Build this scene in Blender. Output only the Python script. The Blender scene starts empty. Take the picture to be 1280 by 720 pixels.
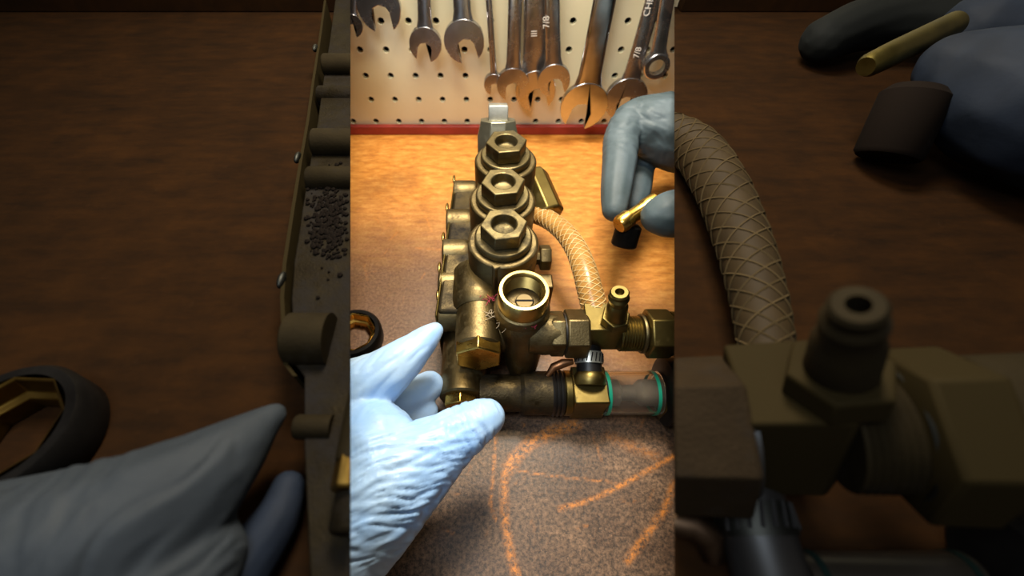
import bpy, bmesh, math, random
import numpy as np
from mathutils import Vector, Matrix, noise
random.seed(4)
C = bpy.context.scene.collection
PI = math.pi
# ------------------------------------------------------------------ camera
F = 537.0; CX = 608.0; CY = 360.0; PITCH = math.radians(53); CAMZ = 0.284
cd = bpy.data.cameras.new('camera'); cam = bpy.data.objects.new('camera', cd); C.objects.link(cam)
cam.location = (0, 0, CAMZ); cam.rotation_euler = (math.radians(37), 0, 0)
cd.sensor_width = 36; cd.lens = 36*F/1280; cd.shift_x = (640-CX)/1280
cd.clip_start = 0.005
cd.dof.use_dof = True; cd.dof.focus_distance = 0.255; cd.dof.aperture_fstop = 7.0
bpy.context.scene.camera = cam
# ------------------------------------------------------------------ world, lamps, exposure
W = bpy.data.worlds.new('world'); bpy.context.scene.world = W; W.use_nodes = True
W.node_tree.nodes['Background'].inputs[0].default_value = (1.0, 0.91, 0.80, 1)
W.node_tree.nodes['Background'].inputs[1].default_value = 0.11
vs = bpy.context.scene.view_settings
vs.view_transform = 'Standard'; vs.look = 'None'; vs.gamma = 1; vs.exposure = 0.0; vs.use_curve_mapping = False
def area(name, loc, target, sx, sy, power, col):
    l = bpy.data.lights.new(name, 'AREA'); l.shape = 'RECTANGLE'; l.size = sx; l.size_y = sy
    l.energy = power; l.color = col
    o = bpy.data.objects.new(name, l); C.objects.link(o); o.location = loc
    o.rotation_euler = (Vector(target)-Vector(loc)).to_track_quat('-Z', 'Y').to_euler()
    return o
area('ceiling_lamp', (0.02, 0.36, 0.52), (0.0, 0.15, 0), 0.14, 0.10, 3.7, (1.0, 0.93, 0.80))
area('bench_lamp', (-0.03, 0.24, 0.46), (0.0, 0.42, 0.02), 0.16, 0.06, 0.9, (1.0, 0.82, 0.52))
area('front_fill', (-0.10, -0.02, 0.55), (0.0, 0.10, 0.04), 0.20, 0.14, 1.15, (0.80, 0.90, 1.0))  # added cool fill over the front, not a real window
# ------------------------------------------------------------------ frames
class Frame:
    def __init__(s, o=(0, 0, 0), tilt=0.0):
        s.o = Vector(o); t = math.radians(tilt)
        s.ax = Vector((1, 0, 0)); s.ay = Vector((0, math.cos(t), -math.sin(t))); s.az = Vector((0, math.sin(t), math.cos(t)))
    @classmethod
    def leaning(cls, o, tilt, px, py, elev, k):
        """a frame tilted about x, then propped k of the way towards facing the viewer at the given elevation"""
        f = cls(o, tilt)
        up = Vector((0, math.sin(PITCH), math.cos(PITCH))); fw = Vector((0, math.cos(PITCH), -math.sin(PITCH)))
        n = -(fw + Vector((1, 0, 0))*((px-CX)/F) + up*((CY-py)/F)).normalized()
        X = (Vector((1, 0, 0))-n*n.x).normalized(); U = n.cross(X); e = math.radians(elev)
        Z = n*math.sin(e)+U*math.cos(e); Y = Z.cross(X)
        qa = Matrix((f.ax, f.ay, f.az)).transposed().to_quaternion(); qb = Matrix((X, Y, Z)).transposed().to_quaternion()
        m = qa.slerp(qb, k).to_matrix()
        f.ax, f.ay, f.az = m.col[0].copy(), m.col[1].copy(), m.col[2].copy()
        return f
    def w(s, p): return s.o + s.ax*p[0] + s.ay*p[1] + s.az*p[2]
    def loc(s, px, py, h):
        """local point of height h over this frame's plane seen at (px, py) of the photograph"""
        up = Vector((0, math.sin(PITCH), math.cos(PITCH))); fw = Vector((0, math.cos(PITCH), -math.sin(PITCH)))
        d = fw + Vector((1, 0, 0))*((px-CX)/F) + up*((CY-py)/F)
        c = Vector((0, 0, CAMZ))
        t = ((s.o-c).dot(s.az)+h)/d.dot(s.az)
        q = c + d*t - s.o
        return Vector((q.dot(s.ax), q.dot(s.ay), q.dot(s.az)))
G = Frame()
def on_y(px, py, y):
    """point on the upright plane at distance y"""
    up = Vector((0, math.sin(PITCH), math.cos(PITCH))); fw = Vector((0, math.cos(PITCH), -math.sin(PITCH)))
    d = fw + Vector((1, 0, 0))*((px-CX)/F) + up*((CY-py)/F)
    t = y/d.y
    return Vector((0, 0, CAMZ)) + d*t
# ------------------------------------------------------------------ mesh builder
class B:
    def __init__(s, fr=G): s.bm = bmesh.new(); s.f = fr
    def ring(s, pts): return [s.bm.verts.new(s.f.w(p)) for p in pts]
    def skin(s, rings, closed_v=False):
        for a, b in zip(rings[:-1], rings[1:]):
            n = len(a)
            for i in range(n):
                j = (i+1) % n
                s.bm.faces.new((a[i], a[j], b[j], b[i]))
    def cap(s, r, flip=False):
        try: s.bm.faces.new(list(reversed(r)) if flip else r)
        except ValueError: pass
    def lathe(s, p, axis, prof, seg=32, rot=0.0, caps=True):
        p = Vector(p); a = Vector(axis).normalized()
        ref = Vector((0, 0, 1)) if abs(a.z) < 0.9 else Vector((0, 1, 0))
        u = a.cross(ref).normalized(); v = a.cross(u)
        rings = []
        for r, h in prof:
            rings.append(s.ring([p + a*h + (u*math.cos(2*PI*i/seg+rot) + v*math.sin(2*PI*i/seg+rot))*max(r, 1e-5) for i in range(seg)]))
        s.skin(rings)
        if caps: s.cap(rings[0]); s.cap(rings[-1], True)
        return s
    def box(s, x0, x1, y0, y1, z0, z1, ch=0.0):
        a = s.ring([(x0, y0, z0), (x1, y0, z0), (x1, y1, z0), (x0, y1, z0)])
        b = s.ring([(x0, y0, z1), (x1, y0, z1), (x1, y1, z1), (x0, y1, z1)])
        s.skin([a, b]); s.cap(a, True); s.cap(b); return s
    def prism(s, lo, hi):
        """lo, hi: matching loops of world/local points"""
        a = s.ring(lo); b = s.ring(hi); s.skin([a, b]); s.cap(a, True); s.cap(b); return s
    def sweep(s, pts, rad, seg=16, caps=True):
        pts = [Vector(p) for p in pts]; n = len(pts)
        if not hasattr(rad, '__len__'): rad = [rad]*n
        u = None; rings = []
        for i in range(n):
            t = (pts[min(i+1, n-1)]-pts[max(i-1, 0)]).normalized()
            if u is None:
                ref = Vector((0, 0, 1)) if abs(t.z) < 0.9 else Vector((0, 1, 0)); u = t.cross(ref).normalized()
            else: u = (u - t*u.dot(t)).normalized()
            v = t.cross(u)
            rings.append(s.ring([pts[i]+(u*math.cos(2*PI*k/seg)+v*math.sin(2*PI*k/seg))*rad[i] for k in range(seg)]))
        s.skin(rings)
        if caps: s.cap(rings[0]); s.cap(rings[-1], True)
        return s
    def ball(s, p, r, seg=12, sq=(1, 1, 1)):
        m = Matrix.Translation(s.f.w(p)) @ Matrix.Diagonal((sq[0]*r, sq[1]*r, sq[2]*r, 1))
        bmesh.ops.create_icosphere(s.bm, subdivisions=3, radius=1, matrix=m); return s
    def cut(s, px, keep_right):
        """slice flat along the sight plane of the board edge at px"""
        d = Vector(((px-CX)/F, 0, 0)); n = Vector((0, 0, 0))
        a = G.loc(px, 100, 0.13) - Vector((0, 0, CAMZ)); b = G.loc(px, 600, 0.13) - Vector((0, 0, CAMZ))
        n = a.cross(b).normalized()
        if n.x < 0: n = -n
        if keep_right: n = -n
        bmesh.ops.recalc_face_normals(s.bm, faces=s.bm.faces)
        r = bmesh.ops.bisect_plane(s.bm, geom=s.bm.verts[:]+s.bm.edges[:]+s.bm.faces[:], dist=1e-6,
                                   plane_co=(0, 0, CAMZ), plane_no=n, clear_outer=True)
        ed = [e for e in r['geom_cut'] if isinstance(e, bmesh.types.BMEdge)]
        if ed: bmesh.ops.holes_fill(s.bm, edges=ed, sides=0)
        return s
def smooth_path(pts, n=10):
    """Catmull-Rom through tuples of any length"""
    pts = [np.array(p, float) for p in pts]; out = []
    P = [2*pts[0]-pts[1]]+pts+[2*pts[-1]-pts[-2]]
    for i in range(1, len(P)-2):
        for k in range(n):
            t = k/n; a, b, c, d = P[i-1], P[i], P[i+1], P[i+2]
            out.append(0.5*((2*b)+(-a+c)*t+(2*a-5*b+4*c-d)*t*t+(-a+3*b-3*c+d)*t**3))
    out.append(pts[-1]); return out
# ------------------------------------------------------------------ objects
def thing(name, label, cat, loc=(0, 0, 0), group=None):
    o = bpy.data.objects.new(name, None); C.objects.link(o); o.location = loc
    o.empty_display_size = 0.01
    o['label'] = label; o['category'] = cat
    if group: o['group'] = group
    return o
def rootloc(o):
    v = Vector((0, 0, 0))
    while o is not None: v += o.location; o = o.parent
    return v
def obj(name, b, mat, parent=None, bevel=0.0, smooth=38, label=None, loc=None):
    bm = b.bm if isinstance(b, B) else b
    bmesh.ops.recalc_face_normals(bm, faces=bm.faces)
    base = rootloc(parent) if parent else (Vector(loc) if loc is not None else Vector((0, 0, 0)))
    bmesh.ops.translate(bm, verts=bm.verts, vec=-base)
    me = bpy.data.meshes.new(name); bm.to_mesh(me); bm.free()
    me.materials.append(mat)
    for p in me.polygons: p.use_smooth = True
    me.set_sharp_from_angle(angle=math.radians(smooth))
    o = bpy.data.objects.new(name, me); C.objects.link(o)
    if parent: o.parent = parent
    else: o.location = base
    if bevel:
        m = o.modifiers.new('bevel', 'BEVEL'); m.width = bevel; m.segments = 2; m.limit_method = 'ANGLE'; m.angle_limit = math.radians(35)
        m.harden_normals = False
    if label: o['label'] = label
    return o
def tag(o, label, cat, group=None):
    o['label'] = label; o['category'] = cat
    if group: o['group'] = group
    return o
def struct(o): o['kind'] = 'structure'; return o
# ------------------------------------------------------------------ materials
def rgb(r, g, b):
    f = lambda c: (c/255/12.92) if c/255 <= 0.04045 else ((c/255+0.055)/1.055)**2.4
    return (f(r), f(g), f(b), 1)
class M:
    def __init__(s, name):
        s.m = bpy.data.materials.new(name); s.m.use_nodes = True
        s.n = s.m.node_tree.nodes; s.l = s.m.node_tree.links
        s.b = s.n['Principled BSDF']; s.tc = s.n.new('ShaderNodeTexCoord')
    def set(s, **k):
        for a, v in k.items():
            s.b.inputs[a.replace('_', ' ')].default_value = v
        return s
    def noise(s, scale, detail=6, rough=0.6, stretch=None):
        t = s.n.new('ShaderNodeTexNoise'); t.inputs['Scale'].default_value = scale
        t.inputs['Detail'].default_value = detail; t.inputs['Roughness'].default_value = rough
        if stretch:
            mp = s.n.new('ShaderNodeMapping'); mp.inputs['Scale'].default_value = stretch
            s.l.new(s.tc.outputs['Object'], mp.inputs[0]); s.l.new(mp.outputs[0], t.inputs['Vector'])
        else: s.l.new(s.tc.outputs['Object'], t.inputs['Vector'])
        return t.outputs['Fac']
    def ramp(s, fac, stops):
        r = s.n.new('ShaderNodeValToRGB'); e = r.color_ramp.elements
        e[0].position, e[0].color = stops[0]; e[1].position, e[1].color = stops[-1]
        for p, c in stops[1:-1]:
            q = e.new(p); q.color = c
        s.l.new(fac, r.inputs[0]); return r.outputs[0]
    def mix(s, fac, a, b, mode='MIX'):
        x = s.n.new('ShaderNodeMix'); x.data_type = 'RGBA'; x.blend_type = mode
        for i, v in ((0, fac), (6, a), (7, b)):
            if isinstance(v, (int, float, tuple)): x.inputs[i].default_value = v
            else: s.l.new(v, x.inputs[i])
        return x.outputs[2]
    def math(s, op, a, b):
        x = s.n.new('ShaderNodeMath'); x.operation = op; x.use_clamp = True
        for i, v in ((0, a), (1, b)):
            if isinstance(v, (int, float)): x.inputs[i].default_value = v
            else: s.l.new(v, x.inputs[i])
        return x.outputs[0]
    def color(s, c): s.l.new(c, s.b.inputs['Base Color']); return s
    def link(s, c, name): s.l.new(c, s.b.inputs[name]); return s
    def bump(s, h, strength=0.3, dist=0.001):
        x = s.n.new('ShaderNodeBump'); x.inputs['Strength'].default_value = strength; x.inputs['Distance'].default_value = dist
        s.l.new(h, x.inputs['Height']); s.l.new(x.outputs[0], s.b.inputs['Normal']); return s
K = lambda v: (v, v, v, 1)
def metal(name, c0, c1, rough=0.35, grime=0.0, cast=0.0, metallic=1.0, scale=60):
    m = M(name); n1 = m.noise(scale, 8, 0.65)
    col = m.ramp(n1, [(0.3, c0), (0.7, c1)])
    if grime:
        n2 = m.noise(45, 9, 0.75)
        g = m.ramp(n2, [(0.56-0.2*grime, K(0)), (0.80-0.2*grime, K(1))])
        col = m.mix(g, col, (0.012, 0.010, 0.009, 1))
        m.set(Specular_IOR_Level=0.2 if metallic > 0.85 else 0.05); m.link(m.math('SUBTRACT', metallic, m.math('MULTIPLY', g, 0.9)), 'Metallic')
        m.link(m.math('ADD', rough, m.math('MULTIPLY', g, 0.35)), 'Roughness')
    else:
        m.set(Metallic=metallic, Specular_IOR_Level=0.5 if metallic > 0.85 else 0.06)
        m.link(m.ramp(n1, [(0.2, K(max(0, rough-0.1))), (0.8, K(rough+0.12))]), 'Roughness')
    m.color(col)
    if cast: m.bump(m.noise(900, 3, 0.6), cast, 0.0006)
    return m.m
MT = {}
MT['cast'] = metal('cast_bronze', rgb(98, 84, 56), rgb(132, 115, 80), 0.44, 0.25, 0.22)
MT['cast_dirty'] = metal('greasy_bronze', rgb(70, 60, 42), rgb(98, 85, 60), 0.42, 0.75, 0.35)
MT['cap'] = metal('aged_brass', rgb(96, 84, 56), rgb(130, 116, 82), 0.42, 0.3, 0.08)
MT['brass'] = metal('bright_brass', rgb(214, 166, 74), rgb(240, 196, 104), 0.25)
MT['rim'] = metal('machined_brass', rgb(176, 148, 84), rgb(206, 178, 108), 0.3)
MT['olive'] = metal('olive_brass', rgb(108, 92, 50), rgb(138, 120, 70), 0.40, 0.05)
MT['steel'] = metal('brushed_steel', rgb(176, 176, 166), rgb(214, 212, 200), 0.34, 0, 0, 0.75)
MT['chrome'] = metal('worn_chrome', rgb(186, 188, 194), rgb(216, 218, 224), 0.2)
MT['chrome_grey'] = metal('satin_chrome', rgb(160, 158, 160), rgb(182, 180, 182), 0.24, 0, 0, 0.95)
MT['black_metal'] = metal('blackened_metal', rgb(20, 18, 17), rgb(32, 30, 28), 0.42, 0, 0, 0.6)
MT['dimbronze'] = metal('dimmed_bronze', rgb(30, 24, 14), rgb(39, 32, 19), 0.7, 0.1, 0.25, 0.4)  # dim set: the side strips' dimming is put into these metal colours
MT['dimcast'] = metal('dimmed_cast_bronze', rgb(34, 26, 16), rgb(44, 34, 22), 0.75, 0.1, 0.6, 0.35)
MT['dimblack'] = metal('dimmed_greasy_bronze', rgb(24, 19, 12), rgb(36, 30, 19), 0.6, 0.6, 0.5, 0.7)
MT['dimolive'] = metal('dimmed_olive_brass', rgb(32, 25, 11), rgb(41, 33, 15), 0.75, 0, 0, 0.35, 0.0)
MT['dimbrass'] = metal('dimmed_gold_brass', rgb(78, 58, 22), rgb(100, 76, 34), 0.42)
MT['dimsteel'] = metal('dimmed_steel', rgb(44, 44, 41), rgb(58, 58, 54), 0.5)
def plain(name, c, rough=0.5, **k):
    m = M(name); m.set(Roughness=rough, Base_Color=c, **k); return m.m
MT['hole'] = plain('dark_void', rgb(14, 10, 8), 0.9)
MT['rubber'] = plain('black_rubber', rgb(22, 20, 19), 0.45)
MT['grease'] = plain('dried_grease', rgb(20, 15, 11), 0.95, Specular_IOR_Level=0.05)
MT['mark'] = plain('stamped_mark', rgb(235, 232, 226), 0.4)
MT['pink'] = plain('pink_fibre', rgb(200, 60, 90), 0.7)
MT['lint'] = plain('pale_lint', rgb(200, 180, 150), 0.7)
MT['teal'] = plain('teal_seal', rgb(30, 150, 120), 0.35)
MT['dimteal'] = plain('dimmed_teal_seal', rgb(10, 24, 20), 0.8, Specular_IOR_Level=0.1)  # teal seal again, darkened in colour for the dim strips
MT['red'] = (lambda m: m.color(m.ramp(m.noise(40), [(0.3, rgb(132, 40, 34)), (0.7, rgb(168, 58, 48))])).set(Roughness=0.5).m)(M('red_paint'))
def glassy(name, c, rough, tr, ior=1.45):
    m = M(name); m.set(Base_Color=c, Roughness=rough, Transmission_Weight=tr, IOR=ior); return m.m
MT['clear'] = glassy('clear_plastic', rgb(250, 244, 232), 0.04, 0.97, 1.2)
MT['dimclear'] = glassy('dimmed_clear_plastic', rgb(46, 40, 33), 0.3, 0.4)  # clear plastic again, its tint lowered to look dimly lit
def hosem(name, a, b, rough=0.28, spec=0.5):
    m = M(name); m.color(m.ramp(m.noise(70), [(0.3, a), (0.7, b)]))
    m.set(Roughness=rough, Specular_IOR_Level=spec, Subsurface_Weight=0.15*(spec > 0.4), Subsurface_Radius=(0.004, 0.003, 0.001)); return m.m
MT['hose'] = hosem('amber_vinyl', rgb(164, 116, 56), rgb(190, 142, 76))
MT['braid'] = plain('braid_thread', rgb(224, 190, 130), 0.45)
MT['dimhose'] = hosem('dimmed_amber_vinyl', rgb(36, 26, 11), rgb(46, 34, 15), 0.7, 0.15)  # hose and braid copies, dimness painted into the colour
MT['dimbraid'] = plain('dimmed_braid_thread', rgb(62, 50, 30), 0.8, Specular_IOR_Level=0.1)
def glove(name, a, b, dark, rough=0.42):
    m = M(name); n = m.noise(28, 5, 0.55); n2 = m.noise(60, 6, 0.7)
    c = m.ramp(n, [(0.35, a), (0.65, b)])
    c = m.mix(m.ramp(n2, [(0.60, K(0)), (0.80, K(0.45))]), c, dark)
    m.color(c); m.set(Roughness=rough, Specular_IOR_Level=(0.5 if rough < 0.6 else 0.15), Subsurface_Weight=0.05, Subsurface_Radius=(0.003, 0.003, 0.004))
    m.bump(m.noise(260, 5, 0.6), 0.25, 0.0006); return m.m
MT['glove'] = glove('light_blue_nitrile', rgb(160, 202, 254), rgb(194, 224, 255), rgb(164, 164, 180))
MT['glove_shaded'] = glove('shaded_blue_nitrile', rgb(62, 76, 80), rgb(90, 104, 112), rgb(50, 58, 60), 0.58)  # same blue glove, the raised hand's shade put into the colour
MT['dimglove'] = glove('dimmed_blue_nitrile', rgb(38, 42, 46), rgb(46, 50, 54), rgb(30, 33, 38), 0.65)  # blue glove copies, dimmed by base colour instead of by light
MT['dimglove2'] = glove('deep_dimmed_nitrile', rgb(20, 25, 34), rgb(26, 33, 45), rgb(15, 16, 21), 0.7)
# bench wood: bare orange wood and painted warm lamplight where the 'wear' attribute says so
def bench_mat():
    m = M('worn_bench_wood')
    at = m.n.new('ShaderNodeAttribute'); at.attribute_name = 'wear_and_glow'
    sp = m.n.new('ShaderNodeSeparateColor'); m.l.new(at.outputs['Color'], sp.inputs[0])
    n1 = m.noise(22, 9, 0.7); n2 = m.noise(420, 4, 0.75); n3 = m.noise(1.0, 8, 0.72, (60, 190, 60)); n4 = m.noise(1100, 2, 0.6)
    base = m.ramp(n1, [(0.32, rgb(74, 52, 37)), (0.5, rgb(104, 78, 57)), (0.68, rgb(130, 100, 75))])
    speck = m.ramp(n2, [(0.38, K(0.15)), (0.5, K(0.92)), (0.64, K(1.9))])
    base = m.mix(0.8, base, speck, 'MULTIPLY')
    base = m.mix(m.ramp(n4, [(0.66, K(0)), (0.74, K(0.7))]), base, rgb(196, 150, 112))
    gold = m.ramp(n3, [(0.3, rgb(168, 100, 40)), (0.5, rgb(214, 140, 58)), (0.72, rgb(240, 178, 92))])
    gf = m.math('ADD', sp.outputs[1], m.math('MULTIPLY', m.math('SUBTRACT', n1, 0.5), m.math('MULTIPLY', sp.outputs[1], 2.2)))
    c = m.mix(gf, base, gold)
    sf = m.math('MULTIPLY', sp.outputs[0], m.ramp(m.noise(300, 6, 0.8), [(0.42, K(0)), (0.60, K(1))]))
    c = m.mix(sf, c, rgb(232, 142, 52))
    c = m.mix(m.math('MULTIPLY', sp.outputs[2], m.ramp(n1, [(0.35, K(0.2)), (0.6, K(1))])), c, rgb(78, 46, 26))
    m.color(c); m.link(m.ramp(n1, [(0.3, K(0.38)), (0.7, K(0.58))]), 'Roughness')
    m.bump(n2, 0.25, 0.0007); return m.m
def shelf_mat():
    m = M('dimmed_board')  # bench wood with the strips' dimming put into the colour
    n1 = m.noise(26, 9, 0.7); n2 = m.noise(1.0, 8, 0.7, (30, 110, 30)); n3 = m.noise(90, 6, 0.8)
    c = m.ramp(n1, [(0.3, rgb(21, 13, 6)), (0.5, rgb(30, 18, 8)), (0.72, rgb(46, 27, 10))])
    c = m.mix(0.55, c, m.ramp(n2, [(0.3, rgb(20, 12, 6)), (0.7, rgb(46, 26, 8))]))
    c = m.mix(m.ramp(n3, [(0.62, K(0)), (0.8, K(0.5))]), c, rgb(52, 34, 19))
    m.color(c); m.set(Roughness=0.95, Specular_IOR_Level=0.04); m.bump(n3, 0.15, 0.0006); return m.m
MT['bench'] = bench_mat(); MT['shelf'] = shelf_mat()
m = M('painted_hardboard'); m.color(m.ramp(m.noise(9, 6), [(0.3, rgb(226, 218, 184)), (0.7, rgb(242, 236, 204))])); m.set(Roughness=0.55); MT['peg'] = m.m

# ================================================================== SETTING
# bench top with a fine grid where the photo looks at it
YW = 0.4364
def bench():
    xs = np.concatenate([np.linspace(-0.60, -0.17, 12), np.arange(-0.166, 0.206, 0.0013), np.linspace(0.21, 0.60, 12)])
    ys = np.concatenate([np.linspace(-0.30, -0.01, 8), np.arange(-0.008, 0.436, 0.0013), [0.4364]])
    nx, ny = len(xs), len(ys)
    X, Y = np.meshgrid(xs, ys)
    v = np.stack([X.ravel(), Y.ravel(), np.zeros(nx*ny)], 1)
    i = (np.arange(ny-1)[:, None]*nx+np.arange(nx-1)[None]).ravel()
    f = np.stack([i, i+1, i+nx+1, i+nx], 1)
    # slab underside
    k = len(v)
    cor = [(xs[0], ys[0]), (xs[-1], ys[0]), (xs[-1], ys[-1]), (xs[0], ys[-1])]
    v = np.concatenate([v, [(a, b, -0.035) for a, b in cor]])
    tc = [0, nx-1, nx*ny-1, nx*(ny-1)]
    fl = f.tolist()+[[k+3, k+2, k+1, k]]
    fl.append([k, k+1]+list(range(nx-1, -1, -1)))
    fl.append([k+2, k+3]+list(range(nx*(ny-1), nx*ny)))
    fl.append([k+1, k+2]+[nx*j-1 for j in range(ny, 0, -1)])
    fl.append([k+3, k]+[nx*j for j in range(ny)])
    me = bpy.data.meshes.new('workbench'); me.from_pydata(v.tolist(), [], fl); me.update()
    def dist(poly, wid):
        P = np.array([G.loc(px, py, 0)[:2] for px, py in poly]); d = np.full(len(v), 9.0)
        for a, b in zip(P[:-1], P[1:]):
            ab = b-a; t = np.clip(((v[:, :2]-a)@ab)/(ab@ab), 0, 1)
            d = np.minimum(d, np.linalg.norm(v[:, :2]-(a+t[:, None]*ab), axis=1))
        return np.clip(1-d/wid, 0, 1)
    R = np.zeros(len(v))
    for poly, wid, s in [
        ([(720, 530), (690, 540), (665, 552), (648, 568), (636, 585)], 0.0052, 1.3),
        ([(640, 570), (632, 590), (630, 620), (632, 660), (640, 700), (646, 722)], 0.0032, 1.2),
        ([(620, 535), (617, 590), (613, 630), (620, 650)], 0.0012, 1.3),
        ([(843, 570), (810, 588), (770, 610), (735, 626), (700, 636)], 0.0020, 1.1),
        ([(843, 605), (832, 635), (818, 655), (800, 680), (785, 700)], 0.0030, 1.0),
        ([(640, 588), (700, 596), (770, 603)], 0.0008, 0.9),
        ([(760, 545), (795, 560), (820, 570)], 0.0050, 0.5),
        ([(520, 310), (552, 312), (558, 308)], 0.0014, 0.8), ([(532, 270), (540, 290)], 0.0010, 0.6),
        ([(455, 330), (459, 350)], 0.0010, 0.5), ([(500, 262), (470, 300)], 0.001, 0.4),
        ([(740, 540), (752, 575)], 0.0010, 0.6), ([(770, 330), (800, 350), (840, 352)], 0.0012, 0.6)]:
        R = np.maximum(R, np.clip(dist(poly, wid*1.1)*s*0.95, 0, 1))
    for _ in range(60):
        px = random.uniform(450, 840); py = random.uniform(190, 715); a = random.uniform(0, 6.3); L = random.uniform(4, 16)
        R = np.maximum(R, dist([(px, py), (px+L*math.cos(a), py+L*math.sin(a))], 0.0009)*random.uniform(0.2, 0.7))
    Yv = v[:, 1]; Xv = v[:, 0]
    g = np.clip((Yv-0.21)/0.13, 0, 1)*0.95 + 0.85*np.clip((Yv-0.10)/0.12, 0, 1)*np.clip((Xv-0.01)/0.05, 0, 1)  # gold towards the back: worn finish plus painted warm lamp reflection
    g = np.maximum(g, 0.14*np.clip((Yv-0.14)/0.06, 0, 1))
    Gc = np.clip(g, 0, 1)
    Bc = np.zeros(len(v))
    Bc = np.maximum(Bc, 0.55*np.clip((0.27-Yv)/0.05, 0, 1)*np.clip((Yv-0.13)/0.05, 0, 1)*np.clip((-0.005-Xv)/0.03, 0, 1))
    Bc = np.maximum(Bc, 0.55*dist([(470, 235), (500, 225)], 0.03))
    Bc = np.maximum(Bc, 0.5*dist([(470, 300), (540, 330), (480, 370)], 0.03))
    ca = me.color_attributes.new('wear_and_glow', 'FLOAT_COLOR', 'POINT')
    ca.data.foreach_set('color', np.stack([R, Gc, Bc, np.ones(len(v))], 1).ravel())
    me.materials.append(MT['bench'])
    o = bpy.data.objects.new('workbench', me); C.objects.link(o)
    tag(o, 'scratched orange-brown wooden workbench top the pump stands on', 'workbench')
bench()
# perforated board: every hole is a real hole
def pegboard():
    b = B(); bm = b.bm; s = 0.0254; r = 0.0033; N = 12
    y0 = YW; y1 = YW+0.005
    x_0 = -0.0214; z_0 = 0.0136
    for i in range(-22, 24):
        for j in range(0, 16):
            cx = x_0+s*i; cz = z_0+s*j; h = s/2
            out = []
            sq = [(-h, -h), (0, -h), (h, -h), (h, 0), (h, h), (0, h), (-h, h), (-h, 0)]
            # 8 outer points, 16-gon hole -> use 8 segments of hole doubled
            so = [bm.verts.new((cx+a, y0, cz+c)) for a, c in sq]
            hi = []; hb = []
            for a, c in sq:
                t = math.atan2(c, a)
                hi.append(bm.verts.new((cx+r*math.cos(t), y0, cz+r*math.sin(t))))
                hb.append(bm.verts.new((cx+r*math.cos(t), y1, cz+r*math.sin(t))))
            for k in range(8):
                q = (k+1) % 8
                bm.faces.new((so[k], so[q], hi[q], hi[k])); bm.faces.new((hi[k], hi[q], hb[q], hb[k]))
    bmesh.ops.remove_doubles(bm, verts=bm.verts, dist=1e-5)
    struct(obj('wall_back', b, MT['peg'], None, smooth=60))
    struct(obj('trim_1', B().box(-0.60, 0.60, YW+0.012, YW+0.02, -0.04, 0.42), MT['hole']))
    struct(obj('trim_2', B().box(-0.60, 0.60, YW-0.006, YW-0.0002, 0.0004, 0.0105), MT['red'], bevel=0.0008))
pegboard()
# added raised shelves, standing in for the dimmed side strips
SZ = 0.13
def shelf(side):
    px = 438 if side < 0 else 843
    th = 0.012
    p0 = G.loc(px, 700, SZ); p1 = G.loc(px, 30, SZ)
    d = (p1-p0)/(p1.y-p0.y)
    e = lambda y, off=0: Vector((p0.x+d.x*(y-p0.y)+side*off, y, 0))
    ya, yb = -0.14, 0.428
    xo = side*0.50
    top = [e(ya), e(yb), Vector((xo, yb, 0)), Vector((xo, ya, 0))]
    bot = [e(ya, 0.02), e(yb, 0.02), Vector((xo, yb, 0)), Vector((xo, ya, 0))]
    hi = [Vector((p.x, p.y, SZ)) for p in top]; lo = [Vector((p.x, p.y, SZ-th)) for p in bot]
    word = 'left' if side < 0 else 'right'
    t = thing('shelf', f'added shelf, bench wood painted dim, over the {word} side of the bench', 'shelf', (side*0.3, 0.13, 0))
    obj('shelf_board', B().prism(lo, hi), MT['shelf'], t)
    x_in = e(yb).x
    a, c = sorted((x_in+side*0.002, xo))
    obj('back_rail', B().box(a, c, yb-0.012, yb, SZ, SZ+0.014), MT['shelf'], t, bevel=0.001)
    for yy in (-0.12, 0.37):
        a, c = sorted((xo, xo-side*0.03))
        obj('leg', B().box(a, c, yy, yy+0.03, 0.0003, SZ-th), MT['shelf'], t, bevel=0.001)
        a, c = sorted((side*0.26, side*0.285))
        obj('leg', B().box(a, c, yy, yy+0.03, 0.0003, SZ-th), MT['shelf'], t, bevel=0.001)
shelf(-1); shelf(1)

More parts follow.
